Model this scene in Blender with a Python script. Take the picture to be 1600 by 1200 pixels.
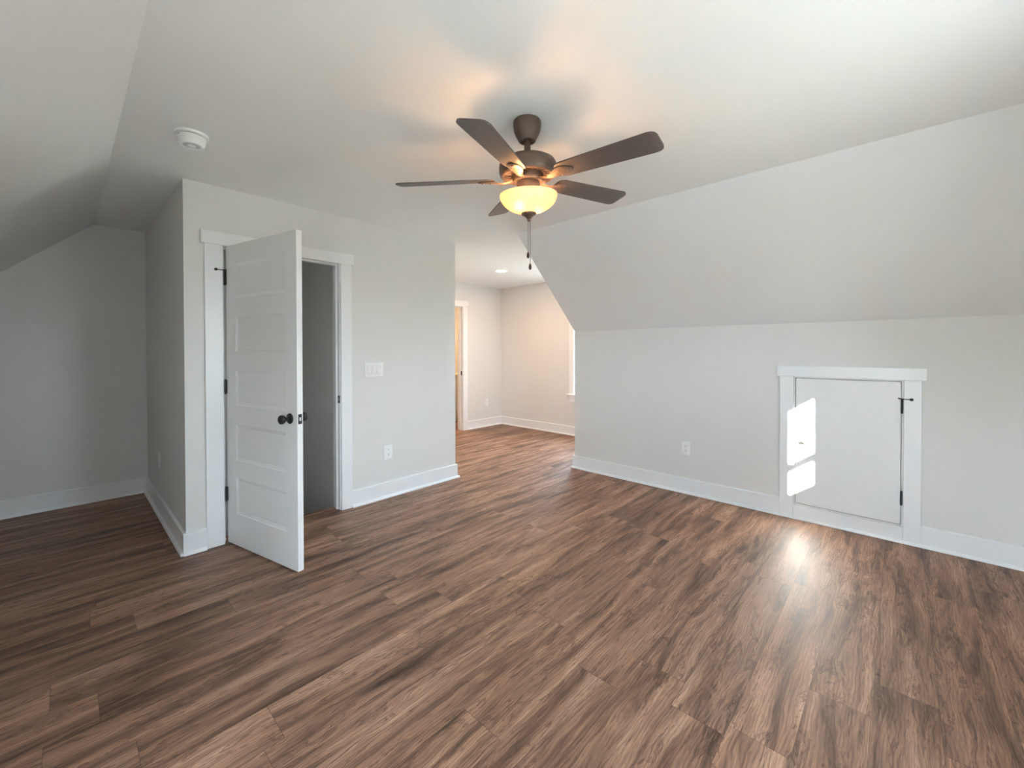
import bpy, bmesh, math, random
from mathutils import Vector, Matrix

for o in list(bpy.data.objects):
    bpy.data.objects.remove(o)
scene = bpy.context.scene
COL = scene.collection
PI = math.pi

# ------------------------------------------------------------------ camera
YAW, PITCH, ROLL = 0.7514, -0.0101, -0.0015
cam_data = bpy.data.cameras.new('camera')
cam = bpy.data.objects.new('camera', cam_data)
COL.objects.link(cam)
scene.camera = cam
fw = Vector((math.cos(YAW) * math.cos(PITCH), math.sin(YAW) * math.cos(PITCH), math.sin(PITCH)))
rt = Vector((math.sin(YAW), -math.cos(YAW), 0))
up = rt.cross(fw)
r3 = rt * math.cos(ROLL) + up * math.sin(ROLL)
u3 = up * math.cos(ROLL) - rt * math.sin(ROLL)
m = Matrix((r3, u3, -fw)).transposed().to_4x4()
m.translation = Vector((0, 0, 1.31))
cam.matrix_world = m
cam_data.sensor_fit = 'HORIZONTAL'
cam_data.sensor_width = 36.0
cam_data.lens = 653.0 / 1600.0 * 36.0
cam_data.shift_x = (800 - 797.63) / 1600.0
cam_data.shift_y = -(600 - 554.08) / 1600.0
cam_data.clip_start = 0.02

# ------------------------------------------------------------------ exposure, world, sun
scene.view_settings.view_transform = 'Standard'
scene.view_settings.look = 'None'
scene.view_settings.gamma = 1.0
scene.view_settings.use_curve_mapping = False
scene.view_settings.exposure = 2.1
scene.cycles.max_bounces = 14
scene.cycles.diffuse_bounces = 10
scene.cycles.glossy_bounces = 4
scene.cycles.transmission_bounces = 8
scene.cycles.sample_clamp_indirect = 8.0
scene.cycles.caustics_reflective = False
scene.cycles.caustics_refractive = False
scene.cycles.use_denoising = True

SKY = 14.8
world = bpy.data.worlds.new('outdoors')
scene.world = world
world.use_nodes = True
wn, wl = world.node_tree.nodes, world.node_tree.links
bg = wn['Background']
tc = wn.new('ShaderNodeTexCoord')
sep = wn.new('ShaderNodeSeparateXYZ')
rampw = wn.new('ShaderNodeValToRGB')
wl.new(tc.outputs['Generated'], sep.inputs[0])
mr = wn.new('ShaderNodeMapRange')
mr.inputs['From Min'].default_value = -1
mr.inputs['From Max'].default_value = 1
wl.new(sep.outputs['Z'], mr.inputs['Value'])
wl.new(mr.outputs[0], rampw.inputs[0])
e = rampw.color_ramp.elements
e[0].position, e[0].color = 0.0, (0.24, 0.262, 0.23, 1)
e[1].position, e[1].color = 1.0, (0.46, 0.68, 1.0, 1)
a = e.new(0.47); a.color = (0.31, 0.335, 0.305, 1)
a = e.new(0.52); a.color = (0.78, 0.89, 1.0, 1)
dotn = wn.new('ShaderNodeVectorMath'); dotn.operation = 'DOT_PRODUCT'
wl.new(tc.outputs['Generated'], dotn.inputs[0])
dotn.inputs[1].default_value = (-1.0, 0.0, 0.0)
mr2 = wn.new('ShaderNodeMapRange')
mr2.inputs['From Min'].default_value = 0
mr2.inputs['From Max'].default_value = 1
mr2.inputs['To Min'].default_value = 0.62
mr2.inputs['To Max'].default_value = 1.25
wl.new(dotn.outputs['Value'], mr2.inputs['Value'])
mulw = wn.new('ShaderNodeMixRGB'); mulw.blend_type = 'MULTIPLY'; mulw.inputs[0].default_value = 1.0
wl.new(rampw.outputs[0], mulw.inputs[1])
wl.new(mr2.outputs[0], mulw.inputs[2])
wl.new(mulw.outputs[0], bg.inputs['Color'])
bg.inputs['Strength'].default_value = SKY

SUN_DIR = Vector((1.0, 0.537, -0.403)).normalized()
sd = bpy.data.lights.new('sun', 'SUN')
sd.energy = 78.0
sd.angle = math.radians(0.55)
sd.color = (1.0, 0.96, 0.90)
sun = bpy.data.objects.new('sun', sd)
COL.objects.link(sun)
sun.rotation_euler = SUN_DIR.to_track_quat('-Z', 'Y').to_euler()
sun.location = (-6, -5, 5)

def portal(name, loc, direction, w, h):
    l = bpy.data.lights.new(name, 'AREA')
    l.shape = 'RECTANGLE'
    l.size, l.size_y = w, h
    l.cycles.is_portal = True
    o = bpy.data.objects.new(name, l)
    COL.objects.link(o)
    o.location = loc
    o.rotation_euler = Vector(direction).to_track_quat('-Z', 'Z' if abs(direction[2]) < .5 else 'Y').to_euler()
    return o

# ------------------------------------------------------------------ key planes of the room (metres)
XK, YC, XCL, YA, XE, YKE = 3.892, 3.356, 0.530, 5.132, 2.757, 2.656
XF, YF, ZC, ZK = 5.355, 5.229, 2.412, 1.519
XSR, XSL, XKL, YG = 2.939, 0.193, -0.760, -0.600
BB = 0.138

# gable window opening (behind the camera) and hall window opening
GW = dict(x0=1.30, x1=1.87, z0=1.08, z1=1.857)
HW = dict(y0=2.72, y1=3.655, z0=0.635, z1=2.00)
LW = dict(y0=-0.42, y1=0.48, z0=0.36, z1=1.36)

# ------------------------------------------------------------------ materials
def new_mat(name):
    mt = bpy.data.materials.new(name)
    mt.use_nodes = True
    nt = mt.node_tree
    return mt, nt.nodes, nt.links, nt.nodes['Principled BSDF']

def paint(name, col, rough=0.5, bump=0.02, scale=220.0, spec=0.4, vary=0.015):
    mt, n, l, b = new_mat(name)
    t = n.new('ShaderNodeTexCoord')
    ns = n.new('ShaderNodeTexNoise')
    ns.inputs['Scale'].default_value = scale
    ns.inputs['Detail'].default_value = 2
    l.new(t.outputs['Object'], ns.inputs['Vector'])
    bp = n.new('ShaderNodeBump')
    bp.inputs['Strength'].default_value = bump
    bp.inputs['Distance'].default_value = 0.002
    l.new(ns.outputs[0], bp.inputs['Height'])
    l.new(bp.outputs[0], b.inputs['Normal'])
    big = n.new('ShaderNodeTexNoise')
    big.inputs['Scale'].default_value = 1.3
    l.new(t.outputs['Object'], big.inputs['Vector'])
    mx = n.new('ShaderNodeMixRGB')
    mx.inputs[1].default_value = (*[c * (1 - vary) for c in col], 1)
    mx.inputs[2].default_value = (*[min(1, c * (1 + vary)) for c in col], 1)
    l.new(big.outputs[0], mx.inputs[0])
    l.new(mx.outputs[0], b.inputs['Base Color'])
    b.inputs['Roughness'].default_value = rough
    b.inputs['Specular IOR Level'].default_value = spec
    return mt

M = {}
M['wall'] = paint('greige_wall_paint', (0.698, 0.688, 0.667), 0.55)
M['ceil'] = paint('ceiling_paint', (0.80, 0.80, 0.79), 0.6)
M['slope'] = paint('slope_paint', (0.765, 0.765, 0.76), 0.58)
M['trim'] = paint('white_trim_paint', (0.80, 0.805, 0.81), 0.32, 0.01, 90)
M['door'] = paint('white_door_paint', (0.77, 0.775, 0.77), 0.38, 0.015, 120)
M['plastic'] = paint('white_plastic', (0.82, 0.82, 0.81), 0.35, 0.0)
M['cabinet'] = paint('white_cabinet_paint', (0.80, 0.78, 0.74), 0.4, 0.0)
M['counter'] = paint('pale_stone', (0.72, 0.70, 0.67), 0.25, 0.0)
M['black'] = paint('black_hardware', (0.018, 0.019, 0.021), 0.38, 0.0)
M['slot'] = paint('dark_slot', (0.03, 0.03, 0.03), 0.6, 0.0)
M['grey'] = paint('grey_plastic', (0.42, 0.42, 0.41), 0.5, 0.0)
M['rubber'] = paint('black_rubber', (0.02, 0.02, 0.02), 0.7, 0.0)
M['steel'] = paint('satin_steel', (0.75, 0.75, 0.75), 0.3, 0.0)
M['steel'].node_tree.nodes['Principled BSDF'].inputs['Metallic'].default_value = 1.0
M['satin_knob'] = paint('satin_nickel', (0.55, 0.55, 0.54), 0.3, 0.0)
M['satin_knob'].node_tree.nodes['Principled BSDF'].inputs['Metallic'].default_value = 1.0
M['bronze'] = paint('oil_rubbed_bronze', (0.125, 0.082, 0.062), 0.42, 0.015, 300, 0.5)
M['bronze'].node_tree.nodes['Principled BSDF'].inputs['Metallic'].default_value = 0.35
M['fob'] = paint('dark_cherry_fob', (0.07, 0.022, 0.018), 0.35, 0.0)
M['carpet'] = paint('stair_wood', (0.16, 0.11, 0.085), 0.6, 0.2, 60)

def blade_mat():
    mt, n, l, b = new_mat('fan_blade_wood')
    t = n.new('ShaderNodeTexCoord')
    mp = n.new('ShaderNodeMapping')
    mp.inputs['Scale'].default_value = (3, 60, 60)
    ns = n.new('ShaderNodeTexNoise')
    ns.inputs['Scale'].default_value = 2
    ns.inputs['Detail'].default_value = 4
    l.new(t.outputs['Object'], mp.inputs[0])
    l.new(mp.outputs[0], ns.inputs['Vector'])
    r = n.new('ShaderNodeValToRGB')
    r.color_ramp.elements[0].color = (0.068, 0.051, 0.045, 1)
    r.color_ramp.elements[1].color = (0.112, 0.086, 0.076, 1)
    l.new(ns.outputs[0], r.inputs[0])
    l.new(r.outputs[0], b.inputs['Base Color'])
    b.inputs['Roughness'].default_value = 0.42
    return mt
M['blade'] = blade_mat()

def emit_mat(name, col, strength):
    mt, n, l, b = new_mat(name)
    b.inputs['Base Color'].default_value = (0.8, 0.8, 0.8, 1)
    b.inputs['Emission Color'].default_value = (*col, 1)
    b.inputs['Emission Strength'].default_value = strength
    return mt
M['bulb'] = emit_mat('warm_bulb', (1.0, 0.56, 0.26), 82.0)
M['bulb_dim'] = emit_mat('dimmer_warm_bulb', (1.0, 0.54, 0.25), 60.0)
M['can'] = emit_mat('warm_downlight_lens', (1.0, 0.60, 0.34), 120.0)
M['bathlamp'] = emit_mat('warm_bath_lamp', (1.0, 0.62, 0.30), 45.0)

def bowl_mat():
    mt, n, l, b = new_mat('frosted_alabaster_glass')
    t = n.new('ShaderNodeTexCoord')
    ns = n.new('ShaderNodeTexNoise')
    ns.inputs['Scale'].default_value = 9
    ns.inputs['Distortion'].default_value = 1.5
    l.new(t.outputs['Object'], ns.inputs['Vector'])
    r = n.new('ShaderNodeValToRGB')
    r.color_ramp.elements[0].color = (0.86, 0.66, 0.42, 1)
    r.color_ramp.elements[1].color = (0.91, 0.74, 0.52, 1)
    l.new(ns.outputs[0], r.inputs[0])
    tr = n.new('ShaderNodeBsdfTranslucent')
    l.new(r.outputs[0], tr.inputs[0])
    b.inputs['Base Color'].default_value = (0.9, 0.82, 0.68, 1)
    b.inputs['Roughness'].default_value = 0.25
    ms = n.new('ShaderNodeMixShader')
    ms.inputs[0].default_value = 0.30
    l.new(b.outputs[0], ms.inputs[1])
    l.new(tr.outputs[0], ms.inputs[2])
    rf = n.new('ShaderNodeBsdfRefraction')
    rf.inputs['Color'].default_value = (0.95, 0.80, 0.58, 1)
    rf.inputs['Roughness'].default_value = 0.55
    rf.inputs['IOR'].default_value = 1.15
    m2 = n.new('ShaderNodeMixShader')
    m2.inputs[0].default_value = 0.22
    l.new(ms.outputs[0], m2.inputs[1])
    l.new(rf.outputs[0], m2.inputs[2])
    l.new(m2.outputs[0], n['Material Output'].inputs[0])
    return mt
M['bowl'] = bowl_mat()

def glass_mat():
    mt, n, l, b = new_mat('window_glass')
    tr = n.new('ShaderNodeBsdfTransparent')
    tr.inputs[0].default_value = (0.96, 0.98, 0.97, 1)
    gl = n.new('ShaderNodeBsdfGlossy')
    gl.inputs['Roughness'].default_value = 0.02
    fr = n.new('ShaderNodeLayerWeight')
    fr.inputs['Blend'].default_value = 0.08
    ms = n.new('ShaderNodeMixShader')
    l.new(fr.outputs['Facing'], ms.inputs[0])
    l.new(tr.outputs[0], ms.inputs[1])
    l.new(gl.outputs[0], ms.inputs[2])
    l.new(ms.outputs[0], n['Material Output'].inputs[0])
    return mt
M['glass'] = glass_mat()

def floor_mat():
    mt, n, l, b = new_mat('brown_plank_flooring')
    def math_(op, *args):
        q = n.new('ShaderNodeMath'); q.operation = op
        for i, v in enumerate(args):
            if isinstance(v, (int, float)): q.inputs[i].default_value = v
            else: l.new(v, q.inputs[i])
        return q.outputs[0]
    def noise(vec, scale, detail=3, rough=0.55, dist=0.0):
        q = n.new('ShaderNodeTexNoise')
        q.inputs['Scale'].default_value = scale
        q.inputs['Detail'].default_value = detail
        q.inputs['Roughness'].default_value = rough
        q.inputs['Distortion'].default_value = dist
        l.new(vec, q.inputs['Vector'])
        return q.outputs[0]
    def comb(x, y, z):
        q = n.new('ShaderNodeCombineXYZ')
        for i, v in enumerate((x, y, z)):
            if isinstance(v, (int, float)): q.inputs[i].default_value = v
            else: l.new(v, q.inputs[i])
        return q.outputs[0]
    def ramp(fac, stops):
        q = n.new('ShaderNodeValToRGB')
        el = q.color_ramp.elements
        el[0].position, el[0].color = stops[0][0], (*stops[0][1], 1)
        el[1].position, el[1].color = stops[-1][0], (*stops[-1][1], 1)
        for p, c in stops[1:-1]:
            k = el.new(p); k.color = (*c, 1)
        l.new(fac, q.inputs[0])
        return q.outputs[0]
    def mix(kind, fac, c1, c2):
        q = n.new('ShaderNodeMixRGB'); q.blend_type = kind
        for i, v in enumerate((fac, c1, c2)):
            if isinstance(v, (int, float)): q.inputs[i].default_value = v
            elif isinstance(v, tuple): q.inputs[i].default_value = v
            else: l.new(v, q.inputs[i])
        return q.outputs[0]
    PW, PL = 0.181, 1.22
    t = n.new('ShaderNodeTexCoord')
    s = n.new('ShaderNodeSeparateXYZ')
    l.new(t.outputs['Object'], s.inputs[0])
    X, Y = s.outputs[0], s.outputs[1]
    yr = math_('DIVIDE', math_('ADD', Y, 20 * PW - 0.07), PW)
    row = math_('FLOOR', yr)
    fy = math_('FRACT', yr)
    wn1 = n.new('ShaderNodeTexWhiteNoise'); wn1.noise_dimensions = '1D'
    l.new(row, wn1.inputs['W'])
    xr = math_('ADD', math_('DIVIDE', math_('ADD', X, 20.0), PL), wn1.outputs['Value'])
    colm = math_('FLOOR', xr)
    fx = math_('FRACT', xr)
    wn2 = n.new('ShaderNodeTexWhiteNoise'); wn2.noise_dimensions = '2D'
    l.new(comb(row, colm, 0), wn2.inputs['Vector'])
    rnd = wn2.outputs['Value']
    sc = n.new('ShaderNodeSeparateColor')
    l.new(wn2.outputs['Color'], sc.inputs[0])
    offx = math_('MULTIPLY', sc.outputs[0], 40.0)
    offy = math_('MULTIPLY', sc.outputs[1], 40.0)
    px = math_('ADD', X, offx)
    py = math_('ADD', Y, offy)
    # knots: the grain flows around scattered centres
    vo = n.new('ShaderNodeTexVoronoi')
    vo.inputs['Scale'].default_value = 1.0
    l.new(comb(math_('MULTIPLY', px, 1.9), math_('MULTIPLY', py, 7.0), 0.0), vo.inputs['Vector'])
    vs = n.new('ShaderNodeSeparateXYZ'); l.new(vo.outputs['Position'], vs.inputs[0])
    vc = n.new('ShaderNodeSeparateColor'); l.new(vo.outputs['Color'], vc.inputs[0])
    on_ = math_('GREATER_THAN', vc.outputs[0], 0.55)
    dk = vo.outputs['Distance']
    gauss = math_('MULTIPLY', on_, math_('EXPONENT', math_('MULTIPLY', math_('MULTIPLY', dk, dk), -22.0)))
    dyk = math_('SUBTRACT', py, math_('DIVIDE', vs.outputs[1], 7.0))
    # wandering of the grain
    wand = noise(comb(math_('MULTIPLY', px, 1.6), math_('MULTIPLY', py, 5.0), 0.0), 1.0, 3)
    yw = math_('ADD', math_('ADD', py, math_('MULTIPLY', math_('SUBTRACT', wand, 0.5), 0.075)), math_('MULTIPLY', math_('MULTIPLY', dyk, gauss), -0.85))
    stain = noise(comb(math_('MULTIPLY', px, 1.25), math_('MULTIPLY', yw, 12.0), 3.0), 1.0, 5, 0.62, 0.5)
    base = ramp(stain, [(0.28, (0.058, 0.028, 0.017)), (0.41, (0.160, 0.085, 0.053)),
                        (0.53, (0.278, 0.157, 0.102)), (0.70, (0.43, 0.27, 0.186))])
    # annual rings
    w = n.new('ShaderNodeTexWave')
    w.wave_type = 'BANDS'; w.bands_direction = 'Y'
    w.inputs['Scale'].default_value = 26.0
    w.inputs['Distortion'].default_value = 5.0
    w.inputs['Detail'].default_value = 2.5
    w.inputs['Detail Scale'].default_value = 1.4
    l.new(comb(math_('MULTIPLY', px, 0.35), yw, 0.0), w.inputs['Vector'])
    rings = ramp(w.outputs['Fac'], [(0.0, (0.72, 0.70, 0.68)), (0.45, (1.0, 1.0, 1.0)), (1.0, (1.06, 1.06, 1.06))])
    c = mix('MULTIPLY', 0.75, base, rings)
    # fine pores
    fine = noise(comb(math_('MULTIPLY', px, 9.0), math_('MULTIPLY', yw, 260.0), 0.0), 1.0, 3, 0.7)
    pores = ramp(fine, [(0.30, (0.52, 0.49, 0.47)), (0.5, (1, 1, 1)), (0.75, (1.25, 1.24, 1.22))])
    c = mix('MULTIPLY', 0.8, c, pores)
    # knots and cathedral blotches
    core = math_('MULTIPLY', on_, math_('EXPONENT', math_('MULTIPLY', math_('MULTIPLY', dk, dk), -260.0)))
    knot = ramp(core, [(0.05, (1, 1, 1)), (0.55, (0.55, 0.48, 0.44)), (1.0, (0.30, 0.25, 0.22))])
    c = mix('MULTIPLY', 0.9, c, knot)
    # dark streaks
    strk = noise(comb(math_('MULTIPLY', px, 2.2), math_('MULTIPLY', yw, 30.0), 9.0), 1.0, 2, 0.5, 0.8)
    stc = ramp(strk, [(0.30, (0.45, 0.40, 0.37)), (0.40, (1, 1, 1)), (1.0, (1, 1, 1))])
    c = mix('MULTIPLY', 0.8, c, stc)
    crk = noise(comb(math_('MULTIPLY', px, 3.0), math_('MULTIPLY', yw, 20.0), 5.0), 1.0, 6, 0.66, 1.2)
    crl = ramp(crk, [(0.40, (1, 1, 1)), (0.435, (0.42, 0.35, 0.32)), (0.46, (1.0, 1.0, 1.0)), (0.49, (1.22, 1.21, 1.2)), (0.54, (1, 1, 1))])
    c = mix('MULTIPLY', 0.85, c, crl)
    # tone of each plank
    tone = ramp(rnd, [(0.0, (0.84, 0.82, 0.81)), (0.35, (0.96, 0.95, 0.94)), (0.7, (1.03, 1.02, 1.0)), (1.0, (1.14, 1.13, 1.11))])
    c = mix('MULTIPLY', 1.0, c, tone)
    # seams
    ey = math_('MULTIPLY', math_('MINIMUM', fy, math_('SUBTRACT', 1.0, fy)), PW)
    ex = math_('MULTIPLY', math_('MINIMUM', fx, math_('SUBTRACT', 1.0, fx)), PL)
    ed = math_('MINIMUM', ey, ex)
    seam = ramp(math_('DIVIDE', ed, 0.003), [(0.15, (0.5, 0.47, 0.45)), (0.7, (1, 1, 1))])
    c = mix('MULTIPLY', 0.8, c, seam)
    l.new(c, b.inputs['Base Color'])
    rg = n.new('ShaderNodeMapRange')
    rg.inputs['To Min'].default_value = 0.43
    rg.inputs['To Max'].default_value = 0.57
    l.new(fine, rg.inputs['Value'])
    l.new(rg.outputs[0], b.inputs['Roughness'])
    b.inputs['Specular IOR Level'].default_value = 0.42
    h = math_('ADD', math_('MULTIPLY', fine, 0.35), math_('ADD', math_('MULTIPLY', w.outputs['Fac'], 0.35), math_('MINIMUM', math_('DIVIDE', ed, 0.002), 1.0)))
    bp = n.new('ShaderNodeBump')
    bp.inputs['Strength'].default_value = 0.22
    bp.inputs['Distance'].default_value = 0.0012
    l.new(h, bp.inputs['Height'])
    l.new(bp.outputs[0], b.inputs['Normal'])
    return mt
M['floor'] = floor_mat()

# ------------------------------------------------------------------ mesh helpers
def bx(bm, lo, hi, bev=0.0, seg=1):
    lo = Vector(lo); hi = Vector(hi)
    lo, hi = Vector(map(min, lo, hi)), Vector(map(max, lo, hi))
    t = bmesh.new()
    r = bmesh.ops.create_cube(t, size=1.0)
    for v in t.verts:
        v.co = Vector([lo[i] + (v.co[i] + .5) * (hi[i] - lo[i]) for i in range(3)])
    if bev > 0:
        bmesh.ops.bevel(t, geom=list(t.edges), offset=bev, segments=seg, affect='EDGES', profile=0.5)
    merge(bm, t)

def merge(bm, t, mat=None):
    vm = {}
    for v in t.verts:
        vm[v] = bm.verts.new(mat @ v.co if mat is not None else v.co)
    for f in t.faces:
        g = bm.faces.new([vm[v] for v in f.verts])
        g.smooth = f.smooth
    t.free()

def prism(bm, poly, axis, a, b_):
    """polygon in the two other axes (in x,y,z order), extruded along axis from a to b_"""
    def P(p, d):
        c = list(p); c.insert('xyz'.index(axis), d); return Vector(c)
    n = len(poly)
    A = [bm.verts.new(P(p, a)) for p in poly]
    B = [bm.verts.new(P(p, b_)) for p in poly]
    bm.faces.new(A); bm.faces.new(B[::-1])
    for i in range(n):
        j = (i + 1) % n
        bm.faces.new([A[i], B[i], B[j], A[j]])

def lathe(bm, prof, n=48, mat=None, smooth=True):
    """profile of (radius, z); radius 0 makes a pole"""
    rings = []
    for r, z in prof:
        if r < 1e-6:
            rings.append([bm.verts.new(tf(mat, (0, 0, z)))])
        else:
            rings.append([bm.verts.new(tf(mat, (r * math.cos(2 * PI * k / n), r * math.sin(2 * PI * k / n), z))) for k in range(n)])
    for A, B in zip(rings, rings[1:]):
        for k in range(n):
            k2 = (k + 1) % n
            if len(A) == 1 and len(B) == 1: continue
            if len(A) == 1: f = bm.faces.new([A[0], B[k], B[k2]])
            elif len(B) == 1: f = bm.faces.new([A[k], B[0], A[k2]])
            else: f = bm.faces.new([A[k], B[k], B[k2], A[k2]])
            f.smooth = smooth

def tf(mat, c):
    c = Vector(c)
    return mat @ c if mat is not None else c

def tube(bm, p, q, r, n=12, mat=None):
    p, q = Vector(p), Vector(q)
    d = q - p
    mm = Matrix.Translation(p) @ d.to_track_quat('Z', 'Y').to_matrix().to_4x4()
    if mat is not None: mm = mat @ mm
    lathe(bm, [(0, 0), (r, 0), (r, d.length), (0, d.length)], n, mm)

def ball(bm, c, r, n=20, sx=1, sy=1, sz=1):
    t = bmesh.new()
    bmesh.ops.create_uvsphere(t, u_segments=n, v_segments=n // 2, radius=r)
    for f in t.faces: f.smooth = True
    merge(bm, t, Matrix.Translation(Vector(c)) @ Matrix.Diagonal((sx, sy, sz, 1)))

def obj(name, bm, mat, parent=None, origin=None, angle=35):
    bmesh.ops.recalc_face_normals(bm, faces=bm.faces)
    if origin is not None:
        for v in bm.verts: v.co -= Vector(origin)
    me = bpy.data.meshes.new(name)
    bm.to_mesh(me); bm.free()
    me.materials.append(mat)
    try: me.set_sharp_from_angle(angle=math.radians(angle))
    except Exception: pass
    o = bpy.data.objects.new(name, me)
    COL.objects.link(o)
    if origin is not None: o.location = origin
    if parent is not None: o.parent = parent
    return o

def empty(name, loc=(0, 0, 0), rotz=0.0, parent=None):
    o = bpy.data.objects.new(name, None)
    COL.objects.link(o)
    o.empty_display_size = 0.1
    o.location = loc
    o.rotation_euler = (0, 0, rotz)
    if parent is not None: o.parent = parent
    return o

def tag(o, label=None, cat=None, group=None, kind=None):
    if label: o['label'] = label
    if cat: o['category'] = cat
    if group: o['group'] = group
    if kind: o['kind'] = kind
    return o

def struct(name, boxes, mat, bev=0.0, parent=None):
    bm = bmesh.new()
    for lo, hi in boxes: bx(bm, lo, hi, bev)
    o = obj(name, bm, mat, parent)
    if parent is None: o['kind'] = 'structure'
    return o

# ------------------------------------------------------------------ setting
struct('floor', [((-0.95, -0.80, -0.15), (5.55, 3.436, 0)),
                 ((-0.95, 3.436, -0.15), (0.64, 5.33, 0)),
                 ((1.66, 3.436, -0.15), (5.55, 5.33, 0)),
                 ((2.60, 5.33, -0.15), (5.55, 7.60, 0))], M['floor'])
struct('ceiling', [((XSL, -0.80, ZC), (XSR, YKE, ZC + .12)),
                   ((XSL, YKE, ZC), (5.55, 5.33, ZC + .12)),
                   ((2.60, 5.33, ZC), (5.55, 7.60, ZC + .12))], M['ceil'])
bm = bmesh.new()
prism(bm, [(XSL, ZC), (XKL, ZK), (XKL - .10, ZK), (XKL - .10, ZK + .08), (XSL - .03, ZC + .12), (XSL, ZC + .12)], 'y', -0.80, 5.20)
obj('ceiling_left', bm, M['slope'])['kind'] = 'structure'
bm = bmesh.new()
prism(bm, [(XSR, ZC), (XK, ZK), (XK + .10, ZK), (XK + .10, ZK + .08), (XSR + .03, ZC + .12), (XSR, ZC + .12)], 'y', -0.80, YKE)
obj('ceiling_right', bm, M['slope'])['kind'] = 'structure'

# knee wall on the right, with the hole of the access door
AD = dict(y0=-0.013, y1=0.605, z0=0.110, z1=1.102)
struct('wall_right', [((XK, -0.80, 0), (XK + .10, AD['y0'], ZK)),
                      ((XK, AD['y1'], 0), (XK + .10, YKE - .10, ZK)),
                      ((XK, AD['y0'], AD['z1']), (XK + .10, AD['y1'], ZK)),
                      ((XK, AD['y0'], 0), (XK + .10, AD['y1'], AD['z0'])),
                      ((XK + .10, AD['y0'] - .05, 0), (XK + .12, AD['y1'] + .05, 1.2))], M['wall'])
bm = bmesh.new()
prism(bm, [(XK, 0), (5.70, 0), (5.70, ZC), (XSR + .04, ZC), (XK + .04, ZK), (XK, ZK)], 'y', YKE - .10, YKE)
obj('wall_hall_near', bm, M['wall'])['kind'] = 'structure'
struct('wall_left', [((XKL - .10, -0.80, 0), (XKL, LW['y0'] - .02, ZK)), ((XKL - .10, LW['y1'] + .02, 0), (XKL, 5.20, ZK)),
                     ((XKL - .10, LW['y0'] - .02, LW['z1'] + .02), (XKL, LW['y1'] + .02, ZK)),
                     ((XKL - .10, LW['y0'] - .02, 0), (XKL, LW['y1'] + .02, LW['z0'] - .02))], M['wall'])
struct('sun_blocker_outside', [((-3.5, -1.9, -3.0), (-3.2, 0.2, 2.5))], M['ceil'])  # added unseen slab outdoors, blocks direct sun from the left window
struct('wall_back', [((XKL - .10, YA, 0), (XCL, YA + .10, ZC))], M['wall'])
# gable wall behind the camera
struct('wall_gable', [((XKL - .10, -0.75, 0), (GW['x0'] - .03, YG, ZC)),
                      ((GW['x1'] + .03, -0.75, 0), (XK + .10, YG, ZC)),
                      ((GW['x0'] - .03, -0.75, GW['z1'] + .03), (GW['x1'] + .03, YG, ZC)),
                      ((GW['x0'] - .03, -0.75, 0), (GW['x1'] + .03, YG, GW['z0'] - .03))], M['wall'])
# stair enclosure
OX0, OX1, OZ = 0.745, 1.543, 2.022
struct('wall_closet_left', [((XCL, YC + .12, 0), (XCL + .11, YA + .10, ZC))], M['wall'])
struct('wall_closet_front', [((XCL, YC, 0), (OX0 - .02, YC + .12, ZC)),
                             ((OX1 + .02, YC, 0), (XE, YC + .12, ZC)),
                             ((OX0 - .02, YC, OZ + .02), (OX1 + .02, YC + .12, ZC))], M['wall'])
struct('wall_closet_right', [((XE - .11, YC + .12, 0), (XE, 5.33, ZC))], M['wall'])
struct('wall_stair_right', [((1.60, YC + .12, -2.7), (1.71, 5.13, ZC))], M['wall'])
struct('wall_stair_left', [((XCL + .01, YC + .12, -2.7), (XCL + .11, 5.13, 0.0))], M['wall'])
struct('wall_stair_end', [((XCL + .11, 5.03, -2.7), (1.60, 5.13, ZC)), ((XCL, YC + .02, -2.7), (1.71, YC + .10, -0.02))], M['wall'])
steps = []
for k in range(6):
    steps.append(((XCL + .10, 3.456 + k * .25, -2.6), (1.60, 3.456 + (k + 1) * .25 + .02 if k < 5 else 5.03, -0.19 * (k + 1))))
struct('staircase_floor', steps, M['carpet'], 0.004)
struct('trim_7', [((OX0, 3.418, -0.02), (OX1, 3.458, 0.009))], M['floor'], 0.004)
# hall beyond the stair enclosure
DX0, DX1 = 3.62, 4.446
struct('wall_far', [((XE, YF, 0), (DX0 - .02, YF + .12, ZC)),
                    ((DX1 + .02, YF, 0), (5.50, YF + .12, ZC)),
                    ((DX0 - .02, YF, 2.042), (DX1 + .02, YF + .12, ZC))], M['wall'])
struct('wall_far_right', [((XF, YKE, 0), (XF + .34, HW['y0'] - .02, ZC)),
                          ((XF, HW['y1'] + .02, 0), (XF + .34, YF, ZC)),
                          ((XF, HW['y0'] - .02, HW['z1'] + .02), (XF + .34, HW['y1'] + .02, ZC)),
                          ((XF, HW['y0'] - .02, 0), (XF + .34, HW['y1'] + .02, HW['z0'] - .02))], M['wall'])
# bathroom seen through the far doorway
struct('wall_bathroom', [((2.60, 5.33, 0), (2.70, 7.60, ZC)), ((5.45, YF + .12, 0), (5.55, 7.60, ZC)),
                         ((2.60, 7.50, 0), (5.55, 7.60, ZC))], M['wall'])

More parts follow.
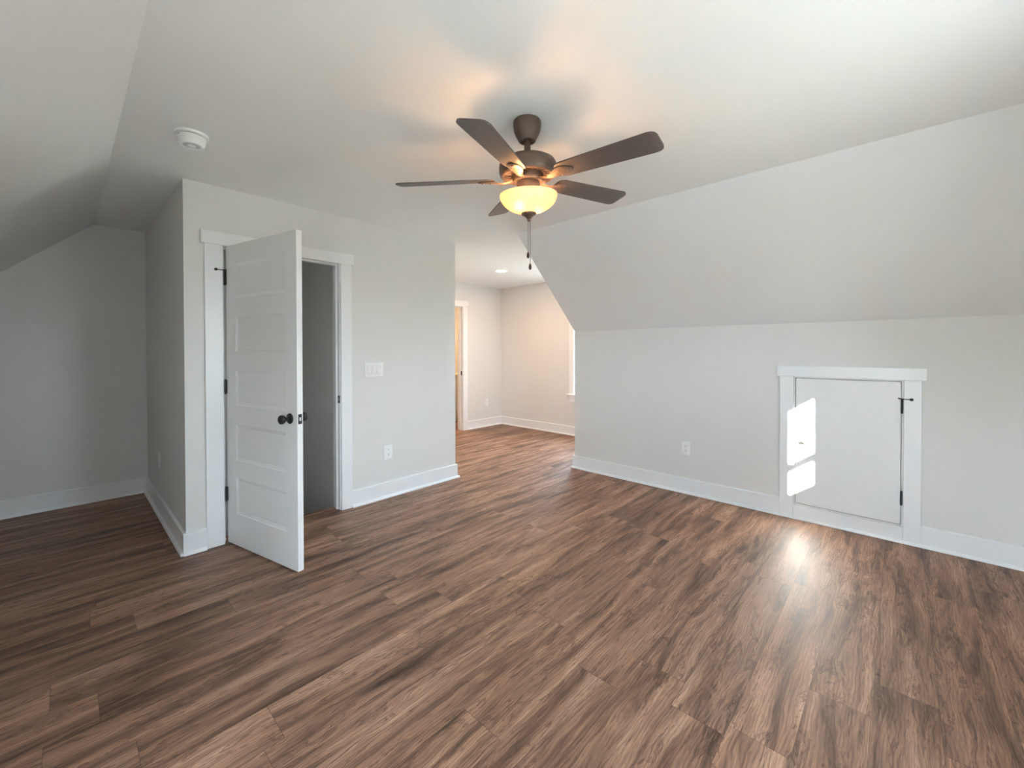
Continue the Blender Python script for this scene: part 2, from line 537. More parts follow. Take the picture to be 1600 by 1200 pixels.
# baseboards: board + shoe moulding
def baseboard(name, runs, mat=M['trim'], shoes=None):
    """runs: list of (axis, plane, side, a, b): board on plane, facing side (+1/-1), spanning a..b along the other axis"""
    root = empty(name); root['kind'] = 'structure'
    T, S = 0.016, 0.017
    bm = bmesh.new(); bs = bmesh.new()
    for ax, pl, sd_, a_, b_, parts in runs:
        if 'b' in parts:
            prof = [(pl, 0), (pl + sd_ * T, 0), (pl + sd_ * T, BB - .004), (pl + sd_ * (T - .004), BB), (pl, BB)]
            prism(bm, prof, 'y' if ax == 'x' else 'x', a_, b_)
        if 's' in parts:
            q = pl + sd_ * T
            prof = [(q, 0), (q + sd_ * S, 0), (q + sd_ * S, .006), (q + sd_ * S * .8, .013), (q + sd_ * S * .45, .018), (q, .020)]
            prism(bs, prof, 'y' if ax == 'x' else 'x', a_ - (S if 'l' in parts else 0), b_ + (S if 'r' in parts else 0))
    obj('board', bm, mat, root)
    obj('shoe_moulding', bs, mat, root)
    return root
baseboard('baseboard_right', [('x', XK, -1, 0.700, YKE + .016, 'b'), ('x', XK, -1, YG, -0.105, 'b'),
                              ('x', XK, -1, YG, YKE + .016, 'sr'), ('y', YKE, 1, XK, XF, 'b'), ('y', YKE, 1, XK - .016, XF, 'sl')])
baseboard('baseboard_closet_front', [('y', YC, -1, XCL - .016, 0.637, 'bsl'), ('y', YC, -1, 1.641, XE + .016, 'bsr')])
baseboard('baseboard_closet_left', [('x', XCL, -1, YC, YA, 'b'), ('x', XCL, -1, YC - .016, YA, 'sl')])
baseboard('baseboard_back', [('y', YA, -1, XKL, XCL - .016, 'bs')])
baseboard('baseboard_left', [('x', XKL, 1, YG, YA, 'bs')])
baseboard('baseboard_closet_right', [('x', XE, 1, YC, YF, 'b'), ('x', XE, 1, YC - .016, YF, 's')])
baseboard('baseboard_far', [('y', YF, -1, 4.545, XF, 'bs'), ('y', YF, -1, XE + .016, 3.52, 'bs')])
baseboard('baseboard_far_right', [('x', XF, -1, YKE + .016, YF - .016, 'bs')])

# ------------------------------------------------------------------ door casings
def side_casing(root, lo, hi): return struct('side_casing', [(lo, hi)], M['trim'], 0.0025, root)
def head_casing(root, lo, hi): return struct('head_casing', [(lo, hi)], M['trim'], 0.0025, root)

t1 = empty('trim_1'); t1['kind'] = 'structure'
side_casing(t1, (0.637, YC - .020, 0), (OX0 - .007, YC, 2.019))
side_casing(t1, (OX1 + .006, YC - .020, 0), (1.641, YC, 2.019))
head_casing(t1, (0.618, YC - .024, 2.019), (1.661, YC, 2.105))
def jamb(root, x0, x1, y0, y1, top, stop_y):
    struct('jamb', [((x0 - .02, y0, 0), (x0, y1, top + .02))], M['trim'], 0.001, root)
    struct('jamb', [((x1, y0, 0), (x1 + .02, y1, top + .02))], M['trim'], 0.001, root)
    struct('head_jamb', [((x0, y0, top), (x1, y1, top + .02))], M['trim'], 0.001, root)
    struct('door_stop', [((x0, stop_y, 0), (x0 + .012, stop_y + .038, top)), ((x1 - .012, stop_y, 0), (x1, stop_y + .038, top)),
                         ((x0 + .012, stop_y, top - .012), (x1 - .012, stop_y + .038, top))], M['trim'], 0.001, root)
jamb(t1, OX0, OX1, YC, YC + .122, OZ, 3.396)
# strike plate on the latch jamb
bm = bmesh.new()
bx(bm, (OX1 - .003, 3.352, 0.880), (OX1, 3.384, 0.940), 0.001)
sp = obj('strike_plate', bm, M['black'], t1); sp['label'] = 'black strike plate'
bm = bmesh.new()
bx(bm, (OX1 - .0036, 3.363, 0.897), (OX1 - .0028, 3.375, 0.924))
obj('latch_hole', bm, M['steel'], sp)

t2 = empty('trim_2'); t2['kind'] = 'structure'
side_casing(t2, (DX1 + .005, YF - .020, 0), (4.545, YF, 2.022))
side_casing(t2, (3.525, YF - .020, 0), (DX0 - .005, YF, 2.022))
head_casing(t2, (3.505, YF - .024, 2.022), (4.564, YF, 2.116))
jamb(t2, DX0, DX1, YF, YF + .122, 2.025, YF + .045)
bm = bmesh.new()
bx(bm, (DX1 - .003, YF + .006, 0.905), (DX1, YF + .036, 0.975), 0.001)
sp = obj('strike_plate', bm, M['black'], t2); sp['label'] = 'black strike plate'

# access door casing on the knee wall
t3 = empty('trim_3'); t3['kind'] = 'structure'
side_casing(t3, (XK - .020, AD['y1'] + .003, 0.0), (XK, 0.700, AD['z1'] + .002))
side_casing(t3, (XK - .020, -0.105, 0.0), (XK, AD['y0'] - .003, AD['z1'] + .002))
head_casing(t3, (XK - .024, -0.129, AD['z1'] + .002), (XK, 0.719, 1.188))
struct('bottom_casing', [((XK - .0195, AD['y0'] - .003, 0.018), (XK, AD['y1'] + .003, AD['z0'] - .003))], M['trim'], 0.0025, t3)
struct('jamb', [((XK - .012, AD['y0'] - .0, AD['z0']), (XK + .098, AD['y0'] + .006, AD['z1'])),
                ((XK - .012, AD['y1'] - .006, AD['z0']), (XK + .098, AD['y1'], AD['z1'])),
                ((XK - .012, AD['y0'] + .006, AD['z1'] - .006), (XK + .098, AD['y1'] - .006, AD['z1'])),
                ((XK - .012, AD['y0'] + .006, AD['z0']), (XK + .098, AD['y1'] - .006, AD['z0'] + .006))], M['trim'], 0.0, t3)

# ------------------------------------------------------------------ hinges and knobs
def hinge(root, loc, axis_mat, h=0.09, stop_dir=None):
    """black butt hinge: knuckle along z with ball tips and two leaves; optional hinge-pin door stop"""
    mm = Matrix.Translation(Vector(loc)) @ axis_mat
    bm = bmesh.new()
    for k in range(5):
        z0 = -h / 2 + k * h / 5
        lathe(bm, [(0, z0), (.0062, z0), (.0066, z0 + .001), (.0066, z0 + h / 5 - .001), (.0062, z0 + h / 5), (0, z0 + h / 5)], 16, mm)
    for s in (1, -1):
        lathe(bm, [(0, s * h / 2), (.005, s * h / 2), (.0055, s * (h / 2 + .002)), (.004, s * (h / 2 + .005)), (0, s * (h / 2 + .006))], 14, mm)
    hg = obj('hinge', bm, M['black'], root)
    bm = bmesh.new()
    t = bmesh.new(); bx(t, (0.0, 0.004, -h / 2), (0.030, 0.0062, h / 2), 0.0005); merge(bm, t, mm)
    obj('hinge_leaf', bm, M['black'], hg)
    if stop_dir is not None:
        bm = bmesh.new()
        z = h / 2 + .006
        d = Vector(stop_dir).normalized()
        bm2 = bm
        lathe(bm, [(0, z - .003), (.009, z - .003), (.009, z + .004), (0, z + .004)], 16, mm)
        base = Vector(loc) + Vector((0, 0, z))
        tube(bm, base, base + d * .045, .0028)
        d2 = Vector((-d.y, d.x, 0))
        back = base - d * .020 + Vector((0, 0, .004))
        tube(bm, base, back, .0040)
        st = obj('hinge_pin_stop', bm, M['black'], hg)
        bm = bmesh.new()
        q = Matrix.Translation(base + d * .045) @ d.to_track_quat('Z', 'Y').to_matrix().to_4x4()
        lathe(bm, [(0, -.006), (.006, -.005), (.009, 0), (.009, .007), (.005, .012), (0, .013)], 16, q)
        obj('rubber_bumper', bm, M['rubber'], st)
    return hg

def knob(root, mat4, name, mat):
    """rosette, neck and ball along +z of mat4"""
    bm = bmesh.new()
    lathe(bm, [(0, 0), (.031, 0), (.032, .003), (.029, .007), (.018, .010), (.0105, .014), (.0095, .026), (.012, .032),
               (.020, .036), (.0255, .043), (.0275, .051), (.0255, .060), (.018, .066), (.008, .0685), (0, .069)], 32, mat4)
    return obj(name, bm, mat, root)

# ------------------------------------------------------------------ open five-panel door
DW, DZ0, DZ1, DT = 0.785, 0.012, 2.016, 0.035
HX, HY = 0.757, 3.340
ang = math.atan2(-0.755, 0.171)
door = empty('door_1', (HX, HY, 0), ang); door['kind'] = 'structure'
# local frame: +x along the leaf from hinge to latch; room face at y=0 (facing local -y), thickness towards +y
def panel_door_mesh():
    bm = bmesh.new()
    xs0, xs1 = 0.115, 0.672
    zp = [(0.224, 0.464), (0.580, 0.820), (0.947, 1.178), (1.306, 1.535), (1.661, 1.892)]
    def face(side):
        y = 0.0 if side < 0 else DT
        s = 1 if side < 0 else -1            # recess direction
        xs = [0, xs0, xs1, DW]
        zs = [DZ0] + [v for p in zp for v in p] + [DZ1]
        grid = [[bm.verts.new((x, y, z)) for x in xs] for z in zs]
        for i in range(len(zs) - 1):
            for j in range(3):
                q = [grid[i][j], grid[i][j + 1], grid[i + 1][j + 1], grid[i + 1][j]]
                if j == 1 and i % 2 == 1:
                    prev = q
                    for inset, dep in ((.004, .0035), (.024, .0085), (.027, .0075)):
                        x0, x1, z0, z1 = xs0 + inset, xs1 - inset, zs[i] + inset, zs[i + 1] - inset
                        cur = [bm.verts.new((x, y + s * dep, z)) for x, z in ((x0, z0), (x1, z0), (x1, z1), (x0, z1))]
                        for k in range(4):
                            bm.faces.new([prev[k], prev[(k + 1) % 4], cur[(k + 1) % 4], cur[k]])
                        prev = cur
                    bm.faces.new(prev)
                else:
                    bm.faces.new(q)
        return grid
    A = face(-1); B = face(1)
    nz = len(A)
    for i in range(nz - 1):
        bm.faces.new([A[i][0], A[i + 1][0], B[i + 1][0], B[i][0]])
        bm.faces.new([A[i][3], A[i + 1][3], B[i + 1][3], B[i][3]])
    for j in range(3):
        bm.faces.new([A[0][j], A[0][j + 1], B[0][j + 1], B[0][j]])
        bm.faces.new([A[-1][j], A[-1][j + 1], B[-1][j + 1], B[-1][j]])
    return bm
obj('door_leaf', panel_door_mesh(), M['door'], door, angle=12)
kz, kx = 0.908, 0.716
knob(door, Matrix.Translation((kx, 0, kz)) @ Matrix.Rotation(PI / 2, 4, 'X'), 'door_knob', M['black'])['label'] = 'black round knob'
knob(door, Matrix.Translation((kx, DT, kz)) @ Matrix.Rotation(-PI / 2, 4, 'X'), 'door_knob', M['black'])['label'] = 'black round knob'
bm = bmesh.new()
bx(bm, (DW - .0005, .006, kz - .029), (DW + .0012, DT - .006, kz + .029), 0.0004)
lp = obj('latch_plate', bm, M['black'], door)
bm = bmesh.new()
prism(bm, [(DW, .011), (DW + .009, .011), (DW, .024)], 'z', kz - .010, kz + .010)
obj('latch_bolt', bm, M['steel'], lp)
inv = Matrix.Rotation(-ang, 3, 'Z')
for i, z in enumerate((1.802, 1.068, 0.340)):
    sdir = inv @ Vector((-1.0, 0.02, 0)) if i == 0 else None
    hinge(door, (.004, -.011, z), Matrix.Rotation(math.radians(60), 4, 'Z'), 0.092, sdir)

# ------------------------------------------------------------------ small access door in the knee wall
ad = empty('door_2', (XK - .010, AD['y0'] + .008, 0)); ad['kind'] = 'structure'
bm = bmesh.new()
bx(bm, (XK - .010, AD['y0'] + .010, AD['z0'] + .011), (XK + .022, AD['y1'] - .011, AD['z1'] - .010), 0.0015)
o = obj('door_leaf', bm, M['door']); o.parent = ad; o.matrix_parent_inverse = Matrix.Translation(-ad.location)
def keep(o, root):
    o.parent = root
    o.matrix_parent_inverse = Matrix.Translation(-Vector(root.location))
o = knob(None, Matrix.Translation((XK - .010, 0.535, 0.612)) @ Matrix.Rotation(-PI / 2, 4, 'Y') @ Matrix.Diagonal((.8, .8, .75, 1)), 'door_knob', M['satin_knob'])
o['label'] = 'small round silver knob'; keep(o, ad)
keep(hinge(None, (XK - .017, AD['y0'] + .006, 0.926), Matrix.Identity(4), 0.088, (-.25, -1, 0)), ad)
keep(hinge(None, (XK - .017, AD['y0'] + .006, 0.303), Matrix.Identity(4), 0.088), ad)

# ------------------------------------------------------------------ windows
w1 = empty('window_1'); w1['kind'] = 'structure'
side_casing(w1, (XF - .020, HW['y1'] + .004, HW['z0']), (XF, 3.748, HW['z1'] + .004))
side_casing(w1, (XF - .020, HW['y0'] - .097, HW['z0']), (XF, HW['y0'] - .004, HW['z1'] + .004))
head_casing(w1, (XF - .024, HW['y0'] - .117, HW['z1'] + .004), (XF, 3.768, HW['z1'] + .094))
struct('stool', [((XF - .048, HW['y0'] - .13, HW['z0'] - .020), (XF, 3.784, HW['z0']))], M['trim'], 0.003, w1)
struct('inner_sill', [((XF, HW['y0'], HW['z0'] - .020), (XF + .28, HW['y1'], HW['z0']))], M['trim'], 0.0, w1)
struct('apron', [((XF - .018, HW['y0'] - .09, 0.512), (XF, 3.745, HW['z0'] - .020))], M['trim'], 0.002, w1)
y0, y1, z0, z1 = HW['y0'], HW['y1'], HW['z0'], HW['z1']
struct('window_frame', [((XF, y0 - .02, z0), (XF + .34, y0, z1 + .02)), ((XF, y1, z0), (XF + .34, y1 + .02, z1 + .02)),
                        ((XF, y0, z1), (XF + .34, y1, z1 + .02)), ((XF + .28, y0 - .02, z0 - .02), (XF + .34, y1 + .02, z0))], M['trim'], 0.0, w1)
zm = (z0 + z1) / 2
for a_, b_, xs in ((z0, zm + .02, XF + .26), (zm - .02, z1, XF + .29)):
    s = struct('sash', [((xs, y0, a_), (xs + .03, y0 + .045, b_)), ((xs, y1 - .045, a_), (xs + .03, y1, b_)),
                        ((xs, y0 + .045, a_), (xs + .03, y1 - .045, a_ + .045)), ((xs, y0 + .045, b_ - .04), (xs + .03, y1 - .045, b_))], M['trim'], 0.001, w1)
    struct('pane', [((xs + .012, y0 + .045, a_ + .045), (xs + .018, y1 - .045, b_ - .04))], M['glass'], 0, s)
portal('hall_window_daylight', (XF + .35, (y0 + y1) / 2, (z0 + z1) / 2), (-1, 0, 0), y1 - y0, z1 - z0)

w3 = empty('window_3'); w3['kind'] = 'structure'
y0, y1, z0, z1 = LW['y0'], LW['y1'], LW['z0'], LW['z1']
xk = XKL
struct('window_frame', [((xk - .10, y0 - .02, z0), (xk, y0, z1 + .02)), ((xk - .10, y1, z0), (xk, y1 + .02, z1 + .02)),
                        ((xk - .10, y0, z1), (xk, y1, z1 + .02)), ((xk - .10, y0 - .02, z0 - .02), (xk + .03, y1 + .02, z0))], M['trim'], 0.0, w3)
side_casing(w3, (xk, y0 - .09, z0), (xk + .02, y0 - .004, z1 + .004))
side_casing(w3, (xk, y1 + .004, z0), (xk + .02, y1 + .09, z1 + .004))
head_casing(w3, (xk, y0 - .11, z1 + .004), (xk + .024, y1 + .11, z1 + .09))
for a_, b_ in ((y0, (y0 + y1) / 2), ((y0 + y1) / 2, y1)):
    s = struct('sash', [((xk - .08, a_, z0), (xk - .05, a_ + .04, z1)), ((xk - .08, b_ - .04, z0), (xk - .05, b_, z1)),
                        ((xk - .08, a_ + .04, z0), (xk - .05, b_ - .04, z0 + .04)), ((xk - .08, a_ + .04, z1 - .04), (xk - .05, b_ - .04, z1))], M['trim'], 0.001, w3)
    struct('pane', [((xk - .068, a_ + .04, z0 + .04), (xk - .062, b_ - .04, z1 - .04))], M['glass'], 0, s)
portal('left_window_daylight', (xk - .11, (y0 + y1) / 2, (z0 + z1) / 2), (1, 0, 0), y1 - y0, z1 - z0)

w2 = empty('window_2'); w2['kind'] = 'structure'
x0, x1, z0, z1 = GW['x0'], GW['x1'], GW['z0'], GW['z1']
side_casing(w2, (x0 - .12, YG, z0), (x0 - .03, YG + .02, z1 + .03))
side_casing(w2, (x1 + .03, YG, z0), (x1 + .12, YG + .02, z1 + .03))
head_casing(w2, (x0 - .14, YG, z1 + .03), (x1 + .14, YG + .024, z1 + .12))
struct('stool', [((x0 - .15, YG - .06, z0 - .03), (x1 + .15, YG + .045, z0 - .008))], M['trim'], 0.003, w2)
struct('apron', [((x0 - .12, YG, z0 - .12), (x1 + .12, YG + .018, z0 - .03))], M['trim'], 0.002, w2)
struct('window_frame', [((x0 - .03, YG - .15, z0 - .03), (x0, YG, z1 + .03)), ((x1, YG - .15, z0 - .03), (x1 + .03, YG, z1 + .03)),
                        ((x0, YG - .15, z1), (x1, YG, z1 + .03)), ((x0, YG - .15, z0 - .03), (x1, YG - .06, z0))], M['trim'], 0, w2)
bm = bmesh.new(); bx(bm, (x0, YG - .11, 1.352), (x1, YG - .08, 1.405), .001)
sa = obj('meeting_rail', bm, M['trim'], w2)
struct('pane', [((x0, YG - .098, z0), (x1, YG - .092, 1.352))], M['glass'], 0, w2)
struct('pane', [((x0, YG - .098, 1.405), (x1, YG - .092, z1))], M['glass'], 0, w2)
portal('gable_window_daylight', ((x0 + x1) / 2, YG - .16, (z0 + z1) / 2), (0, 1, 0), x1 - x0, z1 - z0)

# ------------------------------------------------------------------ ceiling fan
FX, FY = 1.535, 1.322
fan = tag(empty('ceiling_fan', (FX, FY, ZC)), 'dark bronze five blade ceiling fan with lit glass bowl hanging from the ceiling', 'ceiling fan')
bm = bmesh.new()
lathe(bm, [(0, 0), (.064, 0), (.067, -.006), (.066, -.030), (.063, -.048), (.056, -.066), (.047, -.082), (.042, -.093), (.039, -.097), (.030, -.097), (.028, -.092), (0, -.092)], 48)
obj('canopy', bm, M['bronze'], fan)
PIV = -0.085
tilt = Matrix.Translation((0, 0, PIV)) @ Vector((-0.0575, -0.020, 1)).to_track_quat('Z', 'Y').to_matrix().to_4x4() @ Matrix.Translation((0, 0, -PIV))
# to_track_quat may spin about z; use an explicit minimal rotation instead
nrm = Vector((-0.0575, -0.020, 1)).normalized()
tilt = Matrix.Translation((0, 0, PIV)) @ Vector((0, 0, 1)).rotation_difference(nrm).to_matrix().to_4x4() @ Matrix.Translation((0, 0, -PIV))
def fan_part(name, bm, mat, parent=None, angle=35):
    o = obj(name, bm, mat, fan if parent is None else parent, angle=angle)
    if parent is None: o.matrix_local = tilt
    return o
bm = bmesh.new()
lathe(bm, [(0, -.085), (.0155, -.085), (.0155, -.095), (.0155, -.150), (.022, -.156), (.026, -.174), (0, -.174)], 24)
fan_part('downrod', bm, M['bronze'])
bm = bmesh.new()
lathe(bm, [(0, -.169), (.030, -.170), (.075, -.173), (.110, -.180), (.129, -.191), (.138, -.206), (.140, -.220), (.139, -.245),
           (.134, -.258), (.126, -.264), (.122, -.262), (.116, -.256), (.080, -.250), (0, -.250)], 64)
mot = fan_part('motor_housing', bm, M['bronze'], angle=50)
bm = bmesh.new()
for k in range(20):
    q = Matrix.Rotation(2 * PI * k / 20, 4, 'Z')
    t = bmesh.new(); bx(t, (.084, -.005, -.2565), (.112, .005, -.250), 0.001); merge(bm, t, q)
obj('vent_ribs', bm, M['bronze'], mot)
bm = bmesh.new()
lathe(bm, [(0, -.250), (.074, -.250), (.076, -.254), (.076, -.282), (.072, -.288), (0, -.288)], 40)
fan_part('flywheel', bm, M['bronze'])
bm = bmesh.new()
lathe(bm, [(0, -.286), (.054, -.286), (.056, -.292), (.056, -.316), (.052, -.322), (.064, -.326), (.068, -.332), (.068, -.344), (.060, -.349), (0, -.349)], 40)
fit = fan_part('light_kit_fitter', bm, M['bronze'])
for aa in (40, 160, 280):
    bm = bmesh.new()
    q = Matrix.Rotation(math.radians(aa), 4, 'Z')
    tube(bm, (.060, 0, -.337), (.078, 0, -.337), .004, 10, q)
    lathe(bm, [(0, 0), (.006, .0), (.007, .004), (.005, .008), (0, .009)], 12, q @ Matrix.Translation((.076, 0, -.337)) @ Matrix.Rotation(PI / 2, 4, 'Y'))
    obj('thumbscrew', bm, M['bronze'], fit)

TH0 = 3.532
for k in range(5):
    a_ = TH0 + k * 2 * PI / 5
    rotm = Matrix.Rotation(a_, 4, 'Z')
    # blade, pitched about its own long axis
    bm = bmesh.new()
    ZB = -0.274
    L0, L1 = 0.165, 0.640
    n = 14
    pts = []
    W0, W1 = 0.054, 0.066
    pts += [(L0, -W0 * .55), (L0 + .012, -W0 * .85), (L0 + .035, -W0)]
    pts += [(L1 - .034, -W1), (L1 - .017, -W1 + .004), (L1 - .005, -W1 + .014), (L1, -W1 + .030)]
    pts += [(L1, W1 - .030), (L1 - .005, W1 - .014), (L1 - .017, W1 - .004), (L1 - .034, W1)]
    pts += [(L0 + .035, W0), (L0 + .012, W0 * .85), (L0, W0 * .55)]
    t = bmesh.new()
    prism(t, pts, 'z', -.0035, .0035)
    bmesh.ops.recalc_face_normals(t, faces=t.faces)
    merge(bm, t)
    bl = fan_part('blade', bm, M['blade'])
    bl.matrix_local = tilt @ rotm @ Matrix.Translation((0, 0, ZB)) @ Matrix.Rotation(-0.229, 4, 'X')
    # blade iron: a curved leaf-shaped arm under the blade
    bm = bmesh.new()
    secs = [(.062, -.276, .018, 0), (.085, -.283, .015, 0), (.105, -.288, .013, -.05), (.125, -.290, .016, -.10), (.145, -.2875, .024, -.16),
            (.165, -.2835, .032, -.20), (.190, -.2815, .036, -.229), (.215, -.2805, .031, -.229), (.235, -.2800, .016, -.229), (.243, -.2795, .004, -.229)]
    prev = None
    for (r, z, hw, pt) in secs:
        c = []
        for (yy, zz) in ((-hw, .0), (-hw * .6, -.0045), (hw * .6, -.0045), (hw, 0), (hw * .6, .002), (-hw * .6, .002)):
            y2 = yy * math.cos(pt) - zz * math.sin(pt); z2 = yy * math.sin(pt) + zz * math.cos(pt)
            c.append(bm.verts.new((r, y2, z + z2)))
        if prev:
            for i in range(6):
                f = bm.faces.new([prev[i], prev[(i + 1) % 6], c[(i + 1) % 6], c[i]])
                f.smooth = True
        else:
            bm.faces.new(c)
        prev = c
    bm.faces.new(prev[::-1])
    ir = fan_part('blade_arm', bm, M['bronze'])
    ir.matrix_local = tilt @ rotm
    for (sx, sy) in ((.185, .018), (.185, -.018), (.222, 0)):
        bm = bmesh.new()
        ball(bm, (sx, sy, -.2855 + sy * -.233), .0042, 10)
        obj('screw', bm, M['bronze'], ir)

# glass bowl with an open top
bm = bmesh.new()
prof = []
RB, HB, ZR = 0.140, 0.088, -0.349
outer, inner = [], []
for k in range(17):
    u = k / 16 * PI / 2
    outer.append((RB * math.cos(u) ** 1.02 if k < 16 else 0.0, ZR - HB * math.sin(u)))
    inner.append(((RB - .004) * math.cos(u) ** 1.02 if k < 16 else 0.0, ZR - (HB - .004) * math.sin(u)))
lathe(bm, outer + inner[::-1] + [outer[0]], 64)
bowl = fan_part('glass_bowl', bm, M['bowl'])
bowl['label'] = 'frosted amber white glass bowl shade glowing'
bm = bmesh.new()
zb = ZR - HB
lathe(bm, [(0, zb + .004), (.034, zb + .006), (.037, zb + .001), (.036, zb - .004), (.026, zb - .010), (.015, zb - .018), (.009, zb - .026), (.010, zb - .031), (.006, zb - .037), (0, zb - .038)], 28)
fan_part('finial', bm, M['bronze'])
bm = bmesh.new()
tube(bm, (0, 0, -.345), (0, 0, zb), .005)
fan_part('centre_stem', bm, M['bronze'])
# bulbs on sockets
lat = Vector((math.sin(YAW), -math.cos(YAW), 0))
tow = Vector((-math.cos(YAW), -math.sin(YAW), 0))
for s in (-1, 1):
    d = (lat * s * .8 + tow * (-s) * .6).normalized()
    bm = bmesh.new()
    tube(bm, Vector((0, 0, -.346)) + d * .030, Vector((0, 0, -.374)) + d * .042, .012)
    sk = fan_part('lamp_socket', bm, M['plastic'])
    bm = bmesh.new()
    ball(bm, Vector((0, 0, -.392)) + d * .055, .021, 16)
    obj('bulb', bm, M['bulb'] if s < 0 else M['bulb_dim'], sk)
# pull chains
for (off, ln, sx) in ((-.004, .160, -1), (.006, .216, 1)):
    bm = bmesh.new()
    p0 = lat * off + Vector((0, 0, zb - .030))
    tube(bm, p0, p0 - Vector((0, 0, ln)), .0014, 6)
    nb = int(ln / .006)
    for i in range(nb):
        ball(bm, p0 - Vector((0, 0, i * .006)), .0017, 6)
    ch = obj('pull_chain', bm, M['bronze'], fan)
    ch.location = (tilt @ Vector((0, 0, zb))) - Vector((0, 0, zb))
    bm = bmesh.new()
    lathe(bm, [(0, .004), (.003, .003), (.005, -.002), (.0068, -.012), (.0068, -.020), (.004, -.026), (0, -.027)], 14, Matrix.Translation(p0 - Vector((0, 0, ln))))
    obj('fob', bm, M['fob'], ch)

# ------------------------------------------------------------------ smoke detector
SX, SY = 0.456, 2.645
sm = tag(empty('smoke_detector', (SX, SY, ZC)), 'round white smoke detector on the ceiling near the left slope', 'smoke detector')
bm = bmesh.new()
lathe(bm, [(0, 0), (.070, 0), (.072, -.003), (.071, -.009), (.066, -.012), (0, -.012)], 48)
obj('base_plate', bm, M['plastic'], sm)
bm = bmesh.new()
lathe(bm, [(0, -.012), (.056, -.012), (.056, -.015), (0, -.015)], 40)
obj('vent_gap', bm, M['slot'], sm)['label'] = 'dark vent gap'
bm = bmesh.new()
lathe(bm, [(0, -.015), (.059, -.015), (.060, -.019), (.0575, -.042), (.052, -.055), (.045, -.060), (.044, -.058), (.014, -.058), (.013, -.061), (0, -.0615)], 48)
cv = obj('cover', bm, M['plastic'], sm)
bm = bmesh.new()
for k in range(36):
    q = Matrix.Rotation(2 * PI * k / 36, 4, 'Z')
    t = bmesh.new(); bx(t, (.020, -.0010, -.0587), (.038, .0010, -.0576)); merge(bm, t, q)
obj('sounder_slots', bm, M['grey'], cv)
bm = bmesh.new()
q = Matrix.Rotation(math.radians(200), 4, 'Z')
t = bmesh.new(); bx(t, (.058, -.008, -.0225), (.0600, .008, -.0205)); merge(bm, t, q)
obj('indicator_slot', bm, M['slot'], cv)

# ------------------------------------------------------------------ recessed downlight in the hall
CX_, CY_ = 4.148, 4.045
dl = tag(empty('recessed_light', (CX_, CY_, ZC)), 'lit round recessed downlight in the hall ceiling', 'ceiling light')
bm = bmesh.new()
lathe(bm, [(.066, -.001), (.090, -.001), (.092, -.004), (.088, -.007), (.070, -.006), (.066, -.003), (.066, -.001)], 48)
obj('trim_ring', bm, M['plastic'], dl)
bm = bmesh.new()
lathe(bm, [(0, -.004), (.066, -.004), (.067, -.0015), (0, -.0015)], 48)
obj('lens', bm, M['can'], dl)

# ------------------------------------------------------------------ outlets and switches
def frame_on(loc, normal):
    """local +x to the viewer's right, +y up, +z out of the wall"""
    nv = Vector(normal).normalized()
    upv = Vector((0, 0, 1))
    right = upv.cross(nv)
    mm = Matrix((right, upv, nv)).transposed().to_4x4()
    mm.translation = Vector(loc)
    return mm
def outlet(loc, normal, label, group='wall outlets'):
    root = tag(empty('wall_outlet'), label, 'outlet', group)
    root.matrix_world = frame_on(loc, normal)
    bm = bmesh.new()
    bx(bm, (-.040, -.063, 0), (.040, .063, .0055), .0025, 2)
    obj('cover_plate', bm, M['plastic'], root)
    for s in (1, -1):
        bm = bmesh.new()
        cy = s * .0205
        t = [(-.017, cy - .008), (-.012, cy - .0145), (.012, cy - .0145), (.017, cy - .008), (.017, cy + .008), (.012, cy + .0145), (-.012, cy + .0145), (-.017, cy + .008)]
        prism(bm, t, 'z', .004, .0072)
        rc = obj('receptacle', bm, M['plastic'], root)
        bm = bmesh.new()
        bx(bm, (-.0077, cy + .0000, .0068), (-.0050, cy + .0095, .0076))
        bx(bm, (.0050, cy + .0010, .0068), (.0077, cy + .0085, .0076))
        q = Matrix.Translation((0, cy - .0068, .0068))
        lathe(bm, [(0, 0), (.0032, 0), (.0032, .0008), (0, .0008)], 12, q)
        sl = obj('slots', bm, M['slot'], rc); sl['label'] = 'dark socket slots'
    bm = bmesh.new()
    lathe(bm, [(0, .005), (.0032, .005), (.0028, .0066), (0, .0068)], 12)
    obj('screw', bm, M['plastic'], root)
    return root
outlet((1.983, YC, 0.402), (0, -1, 0), 'white duplex wall outlet beside the open white door, below the switches')
outlet((XK, 1.435, 0.409), (-1, 0, 0), 'white duplex wall outlet on the knee wall left of the small access door')
outlet((4.986, YF, 0.412), (0, -1, 0), 'white duplex wall outlet in the hall beside the far doorway')
outlet((XCL, 4.410, 0.415), (-1, 0, 0), 'duplex wall outlet in the dark alcove left of the open door')

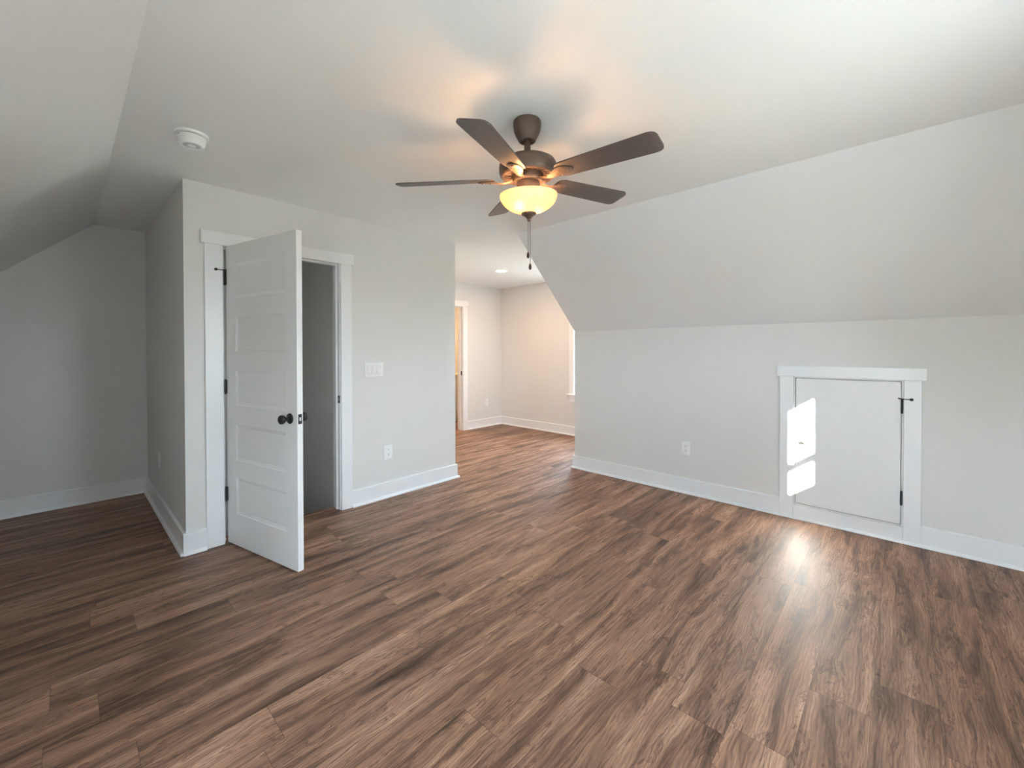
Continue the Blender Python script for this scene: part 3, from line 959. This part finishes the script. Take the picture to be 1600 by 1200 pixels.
sw = tag(empty('light_switch'), 'white three gang rocker switch plate beside the open door', 'light switch')
sw.matrix_world = frame_on((1.849, YC, 1.143), (0, -1, 0))
bm = bmesh.new()
bx(bm, (-.088, -.062, 0), (.088, .062, .0055), .0025, 2)
obj('switch_plate', bm, M['plastic'], sw)
for i in range(3):
    xc = -.046 + i * .046
    bm = bmesh.new()
    t_ = 1 if i < 2 else -1
    prism(bm, [(-.033, .004), (.033, .004), (.033, .0068 + .0025 * t_), (0, .0080), (-.033, .0068 - .0025 * t_)], 'x', xc - .0165, xc + .0165)
    rk = obj('rocker', bm, M['plastic'], sw)
    bm = bmesh.new()
    for (u0, v0, u1, v1) in ((xc - .0185, -.035, xc - .0165, .035), (xc + .0165, -.035, xc + .0185, .035), (xc - .0165, -.035, xc + .0165, -.033), (xc - .0165, .033, xc + .0165, .035)):
        bx(bm, (u0, v0, .0050), (u1, v1, .0057))
    obj('shadow_gap', bm, M['satin_knob'], rk)
    for s in (1, -1):
        bm = bmesh.new()
        lathe(bm, [(0, .005), (.003, .005), (.0026, .0063), (0, .0064)], 10, Matrix.Translation((xc, s * .048, 0)))
        obj('screw', bm, M['steel'], sw)

# ------------------------------------------------------------------ bathroom vanity and lamp glimpsed through the far doorway
vx0, vx1, vy0, vy1 = 4.40, 5.40, 5.95, 6.50
vx1 = 5.44
van = tag(empty('vanity_cabinet', ((vx0 + vx1) / 2, (vy0 + vy1) / 2, 0)), 'white bathroom vanity cabinet with drawers seen through the far doorway', 'cabinet')
def vpart(name, boxes, mat, bev=0.002, parent=None):
    bm = bmesh.new()
    for lo, hi in boxes: bx(bm, lo, hi, bev)
    o = obj(name, bm, mat)
    keep(o, van) if parent is None else None
    return o
vpart('body', [((vx0, vy0 + .02, .10), (vx1, vy1, .84))], M['cabinet'])
vpart('toe_kick', [((vx0 + .0, vy0 + .08, 0), (vx1, vy1, .10))], M['cabinet'])
vpart('countertop', [((vx0 - .015, vy0 - .02, .84), (vx1, vy1, .87))], M['counter'])
for x_ in (vx0 + .03, vx0 + .55):
    vpart('drawer', [((x_, vy0, .66), (x_ + .46, vy0 + .02, .81))], M['cabinet'])
    vpart('door', [((x_, vy0, .13), (x_ + .07, vy0 + .02, .63)), ((x_ + .39, vy0, .13), (x_ + .46, vy0 + .02, .63)),
                   ((x_ + .07, vy0, .13), (x_ + .39, vy0 + .02, .20)), ((x_ + .07, vy0, .56), (x_ + .39, vy0 + .02, .63)),
                   ((x_ + .06, vy0 + .012, .19), (x_ + .40, vy0 + .02, .57))], M['cabinet'])
bl_ = tag(empty('bathroom_ceiling_light', (4.2, 6.4, ZC)), 'warm flush ceiling light in the bathroom beyond the far doorway', 'ceiling light')
bm = bmesh.new()
lathe(bm, [(0, -.012), (.15, -.012), (.15, -.004), (0, -.004)], 40)
obj('diffuser', bm, M['bathlamp'], bl_)
bm = bmesh.new()
lathe(bm, [(.15, 0), (.16, 0), (.16, -.016), (.15, -.016), (.15, 0)], 40)
obj('rim', bm, M['plastic'], bl_)
